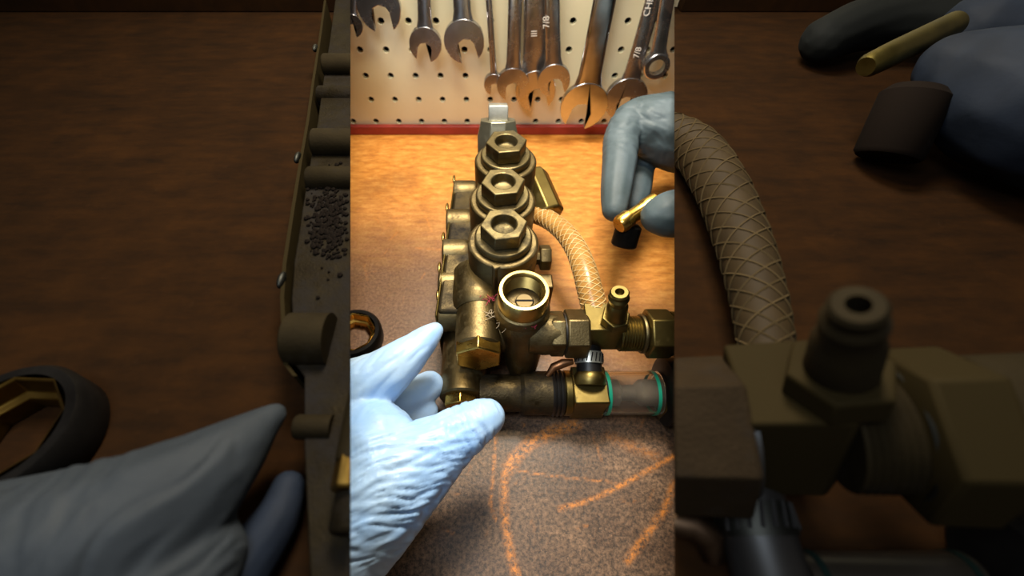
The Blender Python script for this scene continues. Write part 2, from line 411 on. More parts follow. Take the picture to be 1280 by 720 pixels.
# ================================================================== WRENCHES
def wrench(label, hx, hy, tx, Rpx, wpx, jaw=0.0, dy=0.012, th=0.006, text=None, tpos=None, ring=False, gap=0.45, tsize=0.0078, more=None, mt='chrome_grey'):
    """open end at pixel (hx, hy), handle running to (tx, 0) at the frame's top"""
    y = YW-dy
    c = on_y(hx, hy, y); q = on_y(tx, 0, y); dep = 1.0
    sc = (on_y(hx+10, hy, y)-on_y(hx, hy, y)).x/10
    R = Rpx*sc; w = wpx*sc
    ax = Vector((q.x-c.x, 0, q.z-c.z)).normalized(); per = Vector((ax.z, 0, -ax.x))
    L = 0.20
    pts = []
    if not ring:
        dj = math.radians(jaw); jd = (-ax*math.cos(dj)+per*math.sin(dj)); jp = Vector((jd.z, 0, -jd.x))
        g = R*gap
        # slot corners outward, around the head, then slot inner
        a0 = math.asin(g/R)
        arc = []
        n = 26
        for k in range(n+1):
            t = a0+(2*PI-2*a0)*k/n
            arc.append(c+jd*R*math.cos(t)*(1.12 if math.cos(t) > 0.3 else 1.0)+jp*R*math.sin(t))
        # find neck insertion
        inner = [c-jp*g*0.98+jd*R*0.25, c-jp*g*0.70+jd*R*0.02, c-jd*R*0.10, c+jp*g*0.70+jd*R*0.02, c+jp*g*0.98+jd*R*0.25]
        pts = arc+inner
    b = B(); y_ = Vector((0, th/2, 0))
    t = thing('wrench', label, 'wrench', (c.x, y, c.z), 'wrenches hanging on the pegboard')
    if not ring:
        b.prism([p-y_ for p in pts], [p+y_ for p in pts])
        bmesh.ops.triangulate(b.bm, faces=[f for f in b.bm.faces if len(f.verts) > 4])
    else:
        b.lathe(c-y_*1.3, (0, 1, 0), [(R*0.6, 0), (R, 0), (R, th*1.3), (R*0.6, th*1.3), (R*0.6, 0)], 28, caps=False)
    obj('open_jaw' if not ring else 'box_end', b, MT[mt], t, bevel=0.0012)
    # handle: flattened bar flaring to the head
    b = B(); rings = []
    for s_, ww, tt in ((R*0.62, 1.55, 0.9), (R*0.9, 1.2, 0.8), (R*1.3, 1.0, 0.75), (R*2.4, 0.92, 0.7), (L*0.6, 0.86, 0.65), (L-0.012, 0.8, 0.65), (L-0.002, 0.95, 0.7)):
        o = c+ax*s_; ww = w*ww/2; t2 = th*tt/2*1.0
        loop = []
        for k in range(12):
            an = 2*PI*k/12; ca, sa = math.cos(an), math.sin(an)
            loop.append(o+per*ww*math.copysign(abs(ca)**0.6, ca)+Vector((0, 1, 0))*t2*math.copysign(abs(sa)**0.8, sa))
        rings.append(b.ring(loop))
    b.skin(rings); b.cap(rings[0], True); b.cap(rings[-1])
    obj('handle', b, MT[mt], t, smooth=60)
    rc = c+ax*(L+w*0.55)
    obj('box_end', B().lathe(rc-y_*1.2, (0, 1, 0), [(w*0.55, 0), (w*0.95, 0), (w*0.95, th*1.2), (w*0.55, th*1.2), (w*0.55, 0)], 28, caps=False), MT['chrome'], t, bevel=0.0006)
    hk = [rc+Vector((0, dy+0.003, w*0.45)), rc+Vector((0, -0.004, w*0.45)), rc+Vector((0, -0.012, w*0.5)), rc+Vector((0, -0.014, w*0.5+0.008))]
    hb = obj('peg_hook', B().sweep(hk, 0.0018, 8), MT['steel'], None, loc=hk[0])
    hb['label'] = 'steel peg hook carrying the '+' '.join(label.split()[:9]); hb['category'] = 'hook'; hb['group'] = 'peg hooks above the wrenches'
    for text, tpos in ([(text, tpos)] if text else [])+(more or []):
        cu = bpy.data.curves.new('t', 'FONT'); cu.body = text; cu.size = tsize; cu.align_x = 'CENTER'; cu.align_y = 'CENTER'; cu.extrude = 0.00015
        to = bpy.data.objects.new('t', cu); C.objects.link(to)
        bpy.context.view_layer.update()
        me = bpy.data.meshes.new_from_object(to.evaluated_get(bpy.context.evaluated_depsgraph_get()))
        bpy.data.objects.remove(to)
        me.name = 'size_marking'; me.materials.clear(); me.materials.append(MT['mark'])
        mo = bpy.data.objects.new('size_marking', me); C.objects.link(mo); mo.parent = t
        p = on_y(tpos[0], tpos[1], y-th*0.36)
        X = ax; Z = Vector((0, -1, 0)); Y = Z.cross(X)
        m4 = Matrix((X, Y, Z)).transposed().to_4x4(); m4.translation = p-Vector((c.x, y, c.z))
        mo.matrix_local = m4
    return t
W_ = [
 ('chrome wrench at the far left edge of the pegboard, head cut by the frame', 441, 30, 442, 13, 12, 0, 0.014),
 ('wide jawed chrome wrench high at top left of pegboard', 474, 8, 473.3, 27, 20, 10, 0.018),
 ('slim grey open-end wrench third from the left, second jaw from left hanging low', 532, 54, 530, 20, 17, -8, 0.016),
 ('open-end wrench with polished round jaw left of the thin bar', 580, 50, 577, 25, 21, 15, 0.018),
 ('narrow wrench hanging edge-on directly above the pump back fitting', 618, 104, 611, 13, 8, 0, 0.014),
 ('slender chrome wrench just right of the edge-on wrench', 641, 104, 644, 20, 17, 0, 0.020),
 ('wide wrench with its jaw at the middle of the board', 669, 112, 671, 25, 31, 14, 0.014),
]
for l_, hx, hy, tx, R, w, j, dy in W_: wrench(l_, hx, hy, tx, R, w, j, dy, more=[('III', (668, 42))] if hx == 669 else None)
wrench('chrome wrench stamped 7/8 on its handle, left of the orange-reflecting one', 692, 99, 690, 20, 19, 12, 0.026, text='7/8', tpos=(683, 28))
wrench('large wrench with orange wood reflection and jaw nearest the red strip', 730, 131, 756, 29, 27, -14, 0.020, mt='chrome')
wrench('tilted wrench stamped 7/8 partly behind the raised gloved hand', 782, 122, 817, 26, 20, 8, 0.016, text='7/8', tpos=(797, 66), more=[('CHR', (811, 8))])
wrench('small box-end wrench hanging at the right end of the pegboard', 820, 82, 834, 16, 18, 0, 0.024, ring=True)

# ================================================================== PUMP
def hexprof(R, h, ch=0.06): return [(R*(1-ch), 0), (R, R*ch), (R, h-R*ch), (R*(1-ch), h)]
pump = thing('pressure_washer_pump', 'aged bronze three-cylinder pump lying in the middle of the bench', 'pump', tuple(G.loc(630, 330, 0)))
capc = [G.loc(630, 279, 0.100), G.loc(629, 226, 0.1025), G.loc(633, 176, 0.106)]
# body: three scalloped bosses on a long block
b = B()
for i, c in enumerate(capc):
    zt = c.z-0.0155
    b.lathe((c.x, c.y, 0.018), (0, 0, 1), [(0.0226, 0), (0.0226, zt-0.0195), (0.0216, zt-0.018)], 40)
c0, c2 = capc[0], capc[2]
b.box(c0.x-0.0175, c0.x+0.0165, c0.y-0.012, c2.y+0.014, 0.012, 0.078)
b.prism([(c0.x-0.020, c0.y+0.002, 0.05), (c0.x-0.006, c0.y-0.0235, 0.05), (c0.x+0.012, c0.y-0.015, 0.05), (c0.x+0.012, c0.y+0.005, 0.05)],
        [(c0.x-0.020, c0.y+0.002, 0.0845), (c0.x-0.006, c0.y-0.0235, 0.0845), (c0.x+0.012, c0.y-0.015, 0.0845), (c0.x+0.012, c0.y+0.005, 0.0845)])
obj('pump_head', b, MT['cast'], pump, bevel=0.0009)
# plunger tubes lying towards the plate, lower block
b = B()
b.box(c0.x-0.030, c0.x+0.010, c0.y-0.030, c2.y+0.01, 0.0005, 0.030)
obj('lower_block', b, MT['cast_dirty'], pump, bevel=0.002)
for c in capc:
    v = B().lathe((c.x, c.y, c.z-0.0155), (0, 0, 1), [(0.0178, 0), (0.0182, 0.001), (0.0182, 0.0040), (0.0172, 0.0052)], 40)
    w_ = obj('washer', v, MT['cap'], pump, bevel=0.0004)
    R = 0.0146; h0 = c.z-0.0104
    prof = [(R*0.95, 0), (R, 0.0008), (R, 0.0098), (R*0.97, 0.0104), (0.0082, 0.0104), (0.0078, 0.0098), (0.0076, 0.0060), (0.0068, 0.0040), (0.0050, 0.0034), (0.0001, 0.0034)]
    b = B()
    hexp = prof[:4]
    ctr = Vector((c.x, c.y, h0)); rings = []
    for r, h in hexp: rings.append(b.ring([ctr+Vector((r*math.cos(0.13+PI/3*k), r*math.sin(0.13+PI/3*k), h)) for k in range(6)]))
    # hex top -> round recess
    b.skin(rings); b.cap(rings[0], True)
    rr = []
    for r, h in prof[4:]: rr.append(b.ring([ctr+Vector((r*math.cos(0.13+2*PI/24*k), r*math.sin(0.13+2*PI/24*k), h)) for k in range(24)]))
    b.skin(rr); b.cap(rr[-1])
    top = rings[-1]
    for k in range(6):
        q = (k+1) % 6; seg = [rr[0][(4*k+j) % 24] for j in range(5)]
        b.bm.faces.new([top[k], top[q]]+seg[::-1])
    obj('valve_cap', b, MT['cap'], pump, bevel=0.0005)
# left flange plate with bosses and bright pins
bx = [(577, 229, 0.0105, 0.0585), (568, 266, 0.0115, 0.0585), (563, 305, 0.0115, 0.0585), (558, 345, 0.0110, 0.0560), (556, 381, 0.0115, 0.0540)]
fl = [G.loc(p[0]-9, p[1], p[3]) for p in bx]
b = B()
ya, yb = fl[-1].y-0.010, fl[0].y+0.004
xa, xb = fl[-1].x, fl[0].x
lo = [(xa-0.001, ya, 0.004), (xa+0.0005, ya, 0.004), (xb+0.0005, yb, 0.004), (xb-0.001, yb, 0.004)]
hi = [(p[0], p[1], 0.056) for p in lo]
b.prism(lo, hi)
obj('flange_plate', b, MT['olive'], pump, bevel=0.0008)
b = B()
lo = [(xa+0.0005, ya+0.004, 0.006), (c0.x-0.012, ya+0.004, 0.006), (c0.x-0.012, yb-0.002, 0.006), (xb+0.0005, yb-0.002, 0.006)]
b.prism(lo, [(p[0], p[1], 0.0555) for p in lo])
obj('flange_web', b, MT['cast_dirty'], pump, bevel=0.002)
for (px, py, r, z), p in zip(bx, fl):
    b = B().lathe((p.x-0.001, p.y, p.z-r), (1, 0, 0), [(r*0.92, 0), (r, 0.001), (r, 0.016), (r*0.9, 0.019)], 28)
    bo = obj('boss', b, MT['cast'], pump, bevel=0.0005)
    obj('pin', B().ball((p.x-0.0012, p.y+0.0125, p.z-0.0060), 0.0022, sq=(0.6, 2.2, 1.0)), MT['rim'], bo, label='bright brass pin end')
# front shoulder, front cylinder and brass plug
pc = G.loc(598, 450, 0.050)
def ycyl(name, x, z, y0, y1, r, mat, seg=36, prof=None):
    L = y1-y0
    return obj(name, B().lathe((x, y0, z), (0, 1, 0), prof or [(r*0.93, 0), (r, r*0.08), (r, L)], seg), mat, pump, bevel=0.0)
ysh = G.loc(598, 376, 0.064).y
ycyl('shoulder', pc.x-0.0005, 0.050, ysh, c0.y, 0.0170, MT['cast'], prof=[(0.0150, -0.0005), (0.0168, 0.002), (0.0178, 0.008), (0.0178, c0.y-ysh)])
ycyl('front_cylinder', pc.x, 0.050, pc.y+0.0065, ysh+0.002, 0.0148, MT['cast'])
def yhex(name, x, z, y0, L, R, mat, label=None, rot=0.0):
    b = B(); rings = []
    for r, h in [(R*0.94, 0), (R, R*0.06), (R, L)]:
        rings.append(b.ring([(x+r*math.cos(rot+PI/6+PI/3*k), y0+h, z+r*math.sin(rot+PI/6+PI/3*k)) for k in range(6)]))
    b.skin(rings); b.cap(rings[0]); b.cap(rings[-1], True)
    return obj(name, b, mat, pump, bevel=0.0004, label=label)
yhex('hex_plug', pc.x, 0.050, pc.y, 0.0085, 0.0153, MT['brass'], 'yellow brass hex plug')
# lower manifold cylinder with its plug
lc = G.loc(576, 512, 0.021)
ycyl('lower_cylinder', lc.x+0.001, 0.021, lc.y+0.007, pc.y+0.05, 0.0150, MT['cast'])
yhex('hex_plug', lc.x, 0.022, lc.y, 0.009, 0.0112, MT['brass'], 'yellow brass hex plug under the thumb')
# connecting casting between front cylinder and unloader
ua = G.loc(655, 362, 0.085)
b = B().sweep([(pc.x+0.004, pc.y+0.018, 0.046), (ua.x, ua.y, 0.046)], [0.0125, 0.0135], 24)
b.sweep([(pc.x+0.01, pc.y+0.030, 0.030), (ua.x, ua.y+0.004, 0.026)], [0.012, 0.011], 20)
b.sweep([(ua.x, ua.y, 0.05), (c0.x+0.004, c0.y, 0.05)], [0.0135, 0.014], 24)
obj('link_casting', b, MT['cast'], pump)
# unloader body with threaded port
prof = [(0.0170, 0.061), (0.0172, 0.068), (0.0162, 0.0715), (0.0150, 0.0722)]
obj('port_collar', B().lathe((ua.x, ua.y, 0), (0, 0, 1), prof, 44), MT['cast'], pump)
ub = Vector((ua.x, ua.y, 0.064)); ue = Vector(G.loc(653, 478, 0.016)); ue.y = max(ue.y, ua.y-0.022)
obj('unloader_body', B().lathe(ub, ue-ub, [(0.0166, 0), (0.0162, 0.008), (0.0140, 0.024), (0.0108, 0.040), (0.0075, (ue-ub).length)], 40), MT['cast'], pump)
Ro, Ri = 0.0150, 0.0118
prof = [(Ro, 0.070), (Ro, 0.0838), (Ro-0.0006, 0.0850), (Ri+0.0008, 0.0850), (Ri, 0.0844)]
z = 0.0838
while z > 0.066: prof += [(Ri-0.0008, z-0.0005), (Ri, z-0.0010)]; z -= 0.0011
prof += [(Ri-0.001, 0.0625)]
b = B().lathe((ua.x, ua.y, 0), (0, 0, 1), prof, 48, caps=False)
port = obj('threaded_port', b, MT['rim'], pump, smooth=30, label='bright machined threaded port')
obj('port_floor', B().lathe((ua.x, ua.y, 0.0620), (0, 0, 1), [(Ri, 0), (Ri, 0.0008)], 32), MT['cast_dirty'], port)
b = B().lathe((ua.x+0.0012, ua.y+0.0005, 0.0640), (0, 0, 1), [(0.0088, 0), (0.0088, 0.003), (0.0062, 0.0045), (0.0056, 0.0085), (0.0050, 0.0092)], 28)
scr = obj('port_screw', b, metal('dull_brass', rgb(120, 104, 74), rgb(150, 132, 96), 0.6), port, bevel=0.0002)
scr2 = obj('screw_slot', B().box(ua.x-0.0045, ua.x+0.0068, ua.y+0.0000, ua.y+0.0012, 0.0728, 0.0734), MT['hole'], port)
# pink fibres and pale lint caught on the casting
def fibres(mat, n, box, name):
    b = B()
    for _ in range(n):
        x, y = random.uniform(box[0], box[2]), random.uniform(box[1], box[3])
        p = [(x, y, box[4]+random.uniform(0, 0.001))]
        a = random.uniform(0, 6.3)
        for k in range(4):
            a += random.uniform(-1, 1); q = p[-1]; p.append((q[0]+0.0016*math.cos(a), q[1]+0.0016*math.sin(a), q[2]+random.uniform(-0.0005, 0.0005)))
        b.sweep(p, 0.00014, 4)
    o = obj(name, b, mat, pump); o['kind'] = 'stuff'
s1 = G.loc(608, 372, 0.0655); s2 = G.loc(652, 403, 0.069)
fibres(MT['pink'], 14, (s1.x-0.004, s1.y-0.003, s1.x+0.012, s1.y+0.003, 0.0650), 'pink_fibres')
fibres(MT['pink'], 10, (s2.x-0.003, s2.y-0.0012, s2.x+0.012, s2.y+0.001, 0.0695), 'pink_fibres')
fibres(MT['lint'], 16, (s1.x+0.002, s1.y-0.02, s1.x+0.012, s1.y-0.002, 0.0642), 'lint')
# right arm along x
aa = G.loc(715, 417, 0.052); AY, AZ = aa.y, 0.052
def xl(name, px0, px1, prof, mat, seg=32, y=None, z=None, py=417, rot=0.0, parent=None, bevel=0.0, label=None, fr=G, h=None):
    """turned part lying along x between two pixels; prof = [(r, 0..1)]"""
    y = AY if y is None else y; z = AZ if z is None else z
    x0 = fr.loc(px0, py, z).x; x1 = fr.loc(px1, py, z).x; L = x1-x0
    return obj(name, B(fr).lathe((x0, y, z), (1, 0, 0), [(r, t*L) for r, t in prof], seg, rot), mat, parent or pump, bevel=bevel, label=label)
xl('arm_neck', 660, 712, [(0.0125, 0), (0.0135, 0.4), (0.0118, 1)], MT['cast'])
xl('arm_hex', 684, 704, [(0.0125, 0), (0.0145, 0.25), (0.0145, 1)], MT['cast'], 6, rot=PI/6, bevel=0.0008)
xl('arm_hex', 705, 733, [(0.0140, 0), (0.0156, 0.06), (0.0156, 0.94), (0.0142, 1)], MT['cast'], 6, rot=PI/6, bevel=0.0008)
xl('arm_seam', 703.5, 705.5, [(0.0132, 0), (0.0132, 1)], MT['rubber'])
# tee block
tf = G.loc(735, 413, 0.064); tr = G.loc(789, 413, 0.064)
b = B()
x0, x1, yf, yk = tf.x, tr.x, tf.y, tf.y+0.020; ch = 0.0035
pro = [(x0, yf), (x1-ch, yf), (x1, yf+ch), (x1, yk), (x0, yk)]
xb0, xb1 = G.loc(737, 442, 0.040).x, G.loc(788, 442, 0.040).x
kx = lambda x: xb0+(x-x0)*(xb1-xb0)/(x1-x0)
b.prism([(kx(p[0]), p[1], 0.040) for p in pro], [(p[0], p[1], 0.064) for p in pro])
tee = obj('tee_block', b, MT['olive'], pump, bevel=0.0007, label='squared olive brass tee block')
nb = G.loc(767, 402, 0.064)
b = B().lathe((nb.x, nb.y, 0.064), (0, 0, 1), hexprof(0.0088, 0.0065), 6, rot=0.2)
obj('barb_nut', b, MT['olive'], tee, bevel=0.0005)
tp = G.loc(775, 364, 0.093); ax = tp-Vector((nb.x, nb.y, 0.0705)); L = ax.length
b = B().lathe((nb.x, nb.y, 0.0700), ax, [(0.0066, 0), (0.0062, 0.003), (0.0060, L*0.45), (0.0048, L*0.55), (0.0060, L*0.78), (0.0048, L*0.84), (0.0054, L-0.001), (0.0046, L), (0.0026, L), (0.0024, L-0.004), (0.0001, L-0.004)], 28)
obj('hose_barb', b, MT['olive'], tee)
xl('thread_stub', 772, 806, [(0.0105, 0)]+[(0.0112 if k % 2 else 0.0102, k/20) for k in range(1, 20)]+[(0.0105, 1)], MT['olive'], 32)
xl('coupling_ring', 799, 803, [(0.0120, 0), (0.0124, 0.3), (0.0124, 1)], MT['cap'], 36, bevel=0.0003)
xl('coupling_nut', 804, 838, [(0.0128, 0), (0.0156, 0.1), (0.0156, 0.92), (0.0140, 1)], MT['olive'], 6, rot=PI/6, bevel=0.0007)
xl('coupling_tail', 837, 900, [(0.0140, 0), (0.0140, 1)], MT['olive'], 28)
# braided amber hose
hp = [(650, 264, 0.050, 0.0068), (678, 271, 0.054, 0.0070), (701, 286, 0.058, 0.0072), (719, 309, 0.062, 0.0075), (730, 336, 0.064, 0.0078), (737, 362, 0.062, 0.0080), (744, 390, 0.056, 0.0082)]
pts = [(*G.loc(a, b_, h), r) for a, b_, h, r in hp]
def braided(pts, parent, mh, mb, fr=G, turns=7, nst=4, thick=0.00035, cutpx=None):
    P = smooth_path(pts, 12); V = [Vector(p[:3]) for p in P]; R = [float(p[3]) for p in P]
    b = B(fr).sweep(V, R, 24)
    if cutpx: b.cut(cutpx, True)
    h = obj('braided_hose', b, mh, parent)
    n = len(V); u = None; U = []; Wd = []
    for i in range(n):
        t = (V[min(i+1, n-1)]-V[max(i-1, 0)]).normalized()
        if u is None: u = t.cross(Vector((0, 0, 1))).normalized()
        else: u = (u-t*u.dot(t)).normalized()
        U.append(u.copy()); Wd.append(t.cross(u))
    b = B(fr)
    S = 4
    for d in (1, -1):
        for s in range(nst):
            pp = []
            for i in range((n-1)*S+1):
                f = i/S; k = min(int(f), n-2); q = f-k
                a = 2*PI*(s/nst+d*turns*f/(n-1))
                c = V[k].lerp(V[k+1], q); uu = U[k].lerp(U[k+1], q).normalized(); ww = Wd[k].lerp(Wd[k+1], q).normalized()
                r = R[k]*(1-q)+R[k+1]*q
                pp.append(c+(uu*math.cos(a)+ww*math.sin(a))*(r+thick*0.1))
            b.sweep(pp, thick, 4)
    if cutpx: b.cut(cutpx, True)
    br = obj('braid', b, mb, h if h.parent and h.parent.parent is None else parent); br['kind'] = 'stuff'
    return h
braided(pts, pump, MT['hose'], MT['braid'], turns=4.2, nst=6, thick=0.00030)
# side elbow, side bolt
e0 = G.loc(668, 226, 0.060); e1 = G.loc(686, 268, 0.052)
b = B().lathe(e0, e1-e0+Vector((0.0, 0, 0)), [(0.011, -0.006), (0.0125, -0.002), (0.0125, (e1-e0).length), (0.0110, (e1-e0).length+0.0015)], 8, rot=0.3)
obj('side_elbow', b, MT['olive'], pump, bevel=0.0008)
sb = G.loc(678, 322, 0.060)
b = B().lathe((sb.x-0.010, sb.y, 0.060), (1, 0, 0), [(0.005, 0), (0.005, 0.008), (0.0085, 0.008), (0.0090, 0.009), (0.0090, 0.0145), (0.0082, 0.0155)], 6, rot=PI/6)
obj('side_bolt', b, MT['cast'], pump, bevel=0.0004)
sb = G.loc(680, 356, 0.052)
obj('side_lug', B().box(sb.x-0.010, sb.x+0.006, sb.y-0.004, sb.y+0.008, 0.03, 0.054), MT['cast'], pump, bevel=0.001)
# rear steel relief valve
rv = G.loc(622, 178, 0.062)
top = on_y(621, 128, rv.y+0.008)
ax = Vector((0, 0.42, 1)).normalized()
q0 = Vector((capc[2].x-0.005, capc[2].y+0.026, 0.060))
b = B().lathe(q0, ax, [(0.0165, 0), (0.0172, 0.001), (0.0172, 0.028), (0.0150, 0.036), (0.0145, 0.040)], 8, rot=PI/8)
rvb = obj('relief_valve', b, metal('grey_nickel', rgb(150, 146, 126), rgb(176, 172, 150), 0.38, 0.1, 0, 0.9), pump, bevel=0.0008, label='grey steel relief valve')
obj('valve_tip', B().lathe(q0+ax*0.040, ax, [(0.0105, 0), (0.0105, 0.010), (0.0098, 0.011)], 4, rot=PI/4), MT['steel'], rvb, bevel=0.0006)
obj('relief_base', B().lathe((q0.x, q0.y-0.002, 0.004), (0, 0.05, 1), [(0.017, 0), (0.017, 0.058)], 24), MT['cast'], pump)
# lower inlet row along x
RZ = 0.0195
ra = G.loc(700, 491, RZ); RY = ra.y
def lx(name, a, c, prof, mat, seg=36, **k): return xl(name, a, c, prof, mat, seg, y=RY, z=RZ if 'z' not in k else k.pop('z'), py=491, **k)
lx('inlet_pipe', 600, 690, [(0.0120, 0), (0.0120, 0.55), (0.0140, 0.6), (0.0140, 1)], MT['cast_dirty'])
for k in range(3): lx('seal_ring', 688+5*k, 692.5+5*k, [(0.0142, 0), (0.0150, 0.4), (0.0142, 1)], MT['rubber'])
lx('inlet_ring', 702, 714, [(0.0125, 0), (0.0145, 0.2), (0.0145, 0.8), (0.0130, 1)], MT['olive'], bevel=0.0004)
b = B(); xa_, xb_ = G.loc(712, 491, RZ).x, G.loc(754, 491, RZ).x
b.box(xa_, xb_, RY-0.0125, RY+0.0125, RZ-0.013, RZ+0.013)
obj('inlet_block', b, MT['olive'], pump, bevel=0.0010, label='squared olive brass inlet block')
# clear filter bowl
x0, x1 = G.loc(752, 491, RZ).x, G.loc(822, 491, RZ).x; L = x1-x0
Ro, Ri = 0.0140, 0.0122
b = B().lathe((x0, RY, RZ), (1, 0, 0), [(Ri, 0), (Ro, 0), (Ro, L), (Ri, L), (Ri, 0)], 44, caps=False)
fb = obj('filter_bowl', b, MT['clear'], pump, bevel=0.0002, label='clear plastic filter bowl with teal seals')
for a, c in ((754, 758), (813, 817)):
    xx0, xx1 = G.loc(a, 491, RZ).x, G.loc(c, 491, RZ).x
    obj('teal_seal', B().lathe((xx0, RY, RZ), (1, 0, 0), [(0.0139, 0), (0.01425, 0), (0.01425, xx1-xx0), (0.0139, xx1-xx0), (0.0139, 0)], 40, caps=False), MT['teal'], fb)
obj('filter_core', B().lathe((x0+0.002, RY, RZ), (1, 0, 0), [(0.004, 0), (0.0085, 0.002), (0.0085, 0.008), (0.005, 0.010), (0.005, L-0.018), (0.0085, L-0.014), (0.0085, L-0.004)], 24), plain('grey_core', rgb(96, 86, 76), 0.5), fb)
lx('end_nut', 820, 834, [(0.0140, 0), (0.0165, 0.12), (0.0165, 0.9), (0.015, 1)], MT['olive'], 6, rot=PI/6, bevel=0.0006, z=0.0165)
lx('swivel_collar', 826, 880, [(0.0185, 0), (0.0218, 0.06), (0.0218, 0.5), (0.020, 1)], MT['black_metal'], 36, z=0.0220)
# clamped hose stub between tee and inlet block
st0 = Vector((G.loc(735, 470, 0.030).x, RY+0.002, RZ+0.012)); st1 = Vector((G.loc(738, 440, 0.042).x, AY+0.002, 0.041))
D = st1-st0
obj('hose_stub', B().sweep([st0, st0+D*0.5, st1], [0.0080, 0.0080, 0.0080], 24), MT['rubber'], pump)
cl = B().lathe(st0+D*0.42, D, [(0.0082, 0), (0.0089, 0), (0.0089, 0.0075), (0.0082, 0.0075), (0.0082, 0)], 32, caps=False)
clo = obj('hose_clamp', cl, MT['steel'], pump, bevel=0.0002)
b = B(); dn = D.normalized(); uu = dn.cross(Vector((1, 0, 0))).normalized(); ww = dn.cross(uu)
for k in range(20):
    a = 2*PI*k/20; r = 0.00895
    e = lambda t, da: st0+D*0.42+dn*t+(uu*math.cos(a+da)+ww*math.sin(a+da))*r
    b.sweep([e(0.001, -0.06), e(0.0065, 0.06)], 0.00042, 5)
cs = obj('clamp_slots', b, MT['hole'], clo); cs['kind'] = 'stuff'
obj('barb_collar', B().lathe(st0, D, [(0.0095, -0.002), (0.0100, 0), (0.0100, 0.004), (0.0085, 0.006)], 24), MT['olive'], pump)
b = B(); sc0 = G.loc(700, 462, 0.034)
b.sweep([G.loc(684, 470, 0.032), G.loc(692, 459, 0.036), G.loc(704, 454, 0.038), G.loc(716, 452, 0.038)], [0.0015, 0.0028, 0.003, 0.0018], 10)
obj('copper_clip', b, metal('raw_copper', rgb(170, 112, 74), rgb(200, 144, 100), 0.4), pump)

# ================================================================== LOOSE NUT
def bigring(label, cpx, cpy, z, R, H, mo, mi, rot=0.2):
    c = G.loc(cpx, cpy, z+H)
    t = thing('union_nut', label, 'nut', (c.x, c.y, z))
    b = B().lathe((c.x, c.y, z), (0, 0, 1), [(R*0.80, 0), (R*0.97, 0), (R, R*0.04), (R, H-R*0.10), (R*0.93, H), (R*0.80, H)], 44, caps=False)
    obj('outer_shell', b, mo, t)
    b = B(); rr = []
    for r, h in ((0.80, H), (0.76, H*0.98), (0.70, H*0.55), (0.58, H*0.5), (0.58, 0.0), (0.80, 0.0)):
        rr.append(b.ring([(c.x+R*r*math.cos(rot+2*PI*k/8), c.y+R*r*math.sin(rot+2*PI*k/8), z+h) for k in range(8)]))
    b.skin(rr)
    obj('brass_liner', b, mi, t, bevel=R*0.02)
    return t
bigring('blackened nut with gold brass inside, lying on bench left of the pump', 441, 414, 0.0004, 0.0205, 0.012, MT['black_metal'], MT['brass'])

# ================================================================== HANDS
def remeshed(name, bm, voxel, mat, smooth_it=6, wr=None, parent=None, loc=None):
    me = bpy.data.meshes.new('raw'); bm.to_mesh(me); bm.free()
    o = bpy.data.objects.new('raw', me); C.objects.link(o)
    r = o.modifiers.new('r', 'REMESH'); r.mode = 'VOXEL'; r.voxel_size = voxel
    s = o.modifiers.new('s', 'SMOOTH'); s.iterations = smooth_it; s.factor = 0.6
    bpy.context.view_layer.update()
    m2 = bpy.data.meshes.new_from_object(o.evaluated_get(bpy.context.evaluated_depsgraph_get()))
    bpy.data.objects.remove(o); m2.name = name
    if wr:
        m2.update()
        n = len(m2.vertices); co = np.empty(n*3); m2.vertices.foreach_get('co', co); co = co.reshape(-1, 3)
        no = np.empty(n*3); m2.vertices.foreach_get('normal', no); no = no.reshape(-1, 3)
        d = np.array([wr(Vector(p)) for p in co])
        co += no*d[:, None]; m2.vertices.foreach_set('co', co.ravel())
    if loc is not None: m2.transform(Matrix.Translation(-Vector(loc)))
    m2.materials.clear(); m2.materials.append(mat)
    for p in m2.polygons: p.use_smooth = True
    ob = bpy.data.objects.new(name, m2); C.objects.link(ob)
    if loc is not None: ob.location = loc
    if parent: ob.parent = parent
    return ob
def arm(bm, a, b, r0, r1):
    a, b = Vector(a), Vector(b); n = max(4, int((b-a).length/0.008))
    for i in range(n+1):
        r = r0+(r1-r0)*i/n
        bmesh.ops.create_icosphere(bm, subdivisions=2, radius=r, matrix=Matrix.Translation(a.lerp(b, i/n)))
def chain(bm, pts, n=10, fr=G, flat=1.0):
    """pts: (px, py, height, radius)"""
    L = [(*fr.w(fr.loc(a, b_, h)), r) for a, b_, h, r in pts]
    for p in smooth_path(L, n):
        m = Matrix.Translation(p[:3]) @ Matrix.Diagonal((p[3], p[3], p[3]*flat, 1))
        bmesh.ops.create_icosphere(bm, subdivisions=2, radius=1, matrix=m)
def wrinkle(amp, dirs, seed=0):
    """dirs: list of (centre xyz, radius, direction, wavelength, weight)"""
    def f(p):
        q = p*28+Vector((seed, 0, 0))
        wp = noise.noise(q)*0.9+0.5*noise.noise(q*2.3)
        tot = 0.0
        for c, r, d, wl, w in dirs:
            k = max(0.0, 1-(p-c).length/r)
            if k <= 0: continue
            al = d.orthogonal().normalized(); a2 = d.cross(al)
            v = Vector((p.dot(d)/wl*1.15+wp*0.9, p.dot(al)*42, p.dot(a2)*42))
            n = noise.noise(v)+0.45*noise.noise(v*2.1+Vector((9, 2, seed)))
            s = max(-1.2, 0.35-abs(n)*4.5) if n > -0.6 else -1
            tot -= w*min(1, k*2.2)*s*1.25
        g = noise.noise(p*70+Vector((seed, 7, 0)))*0.5
        return amp*(tot+g*0.5)
    return f
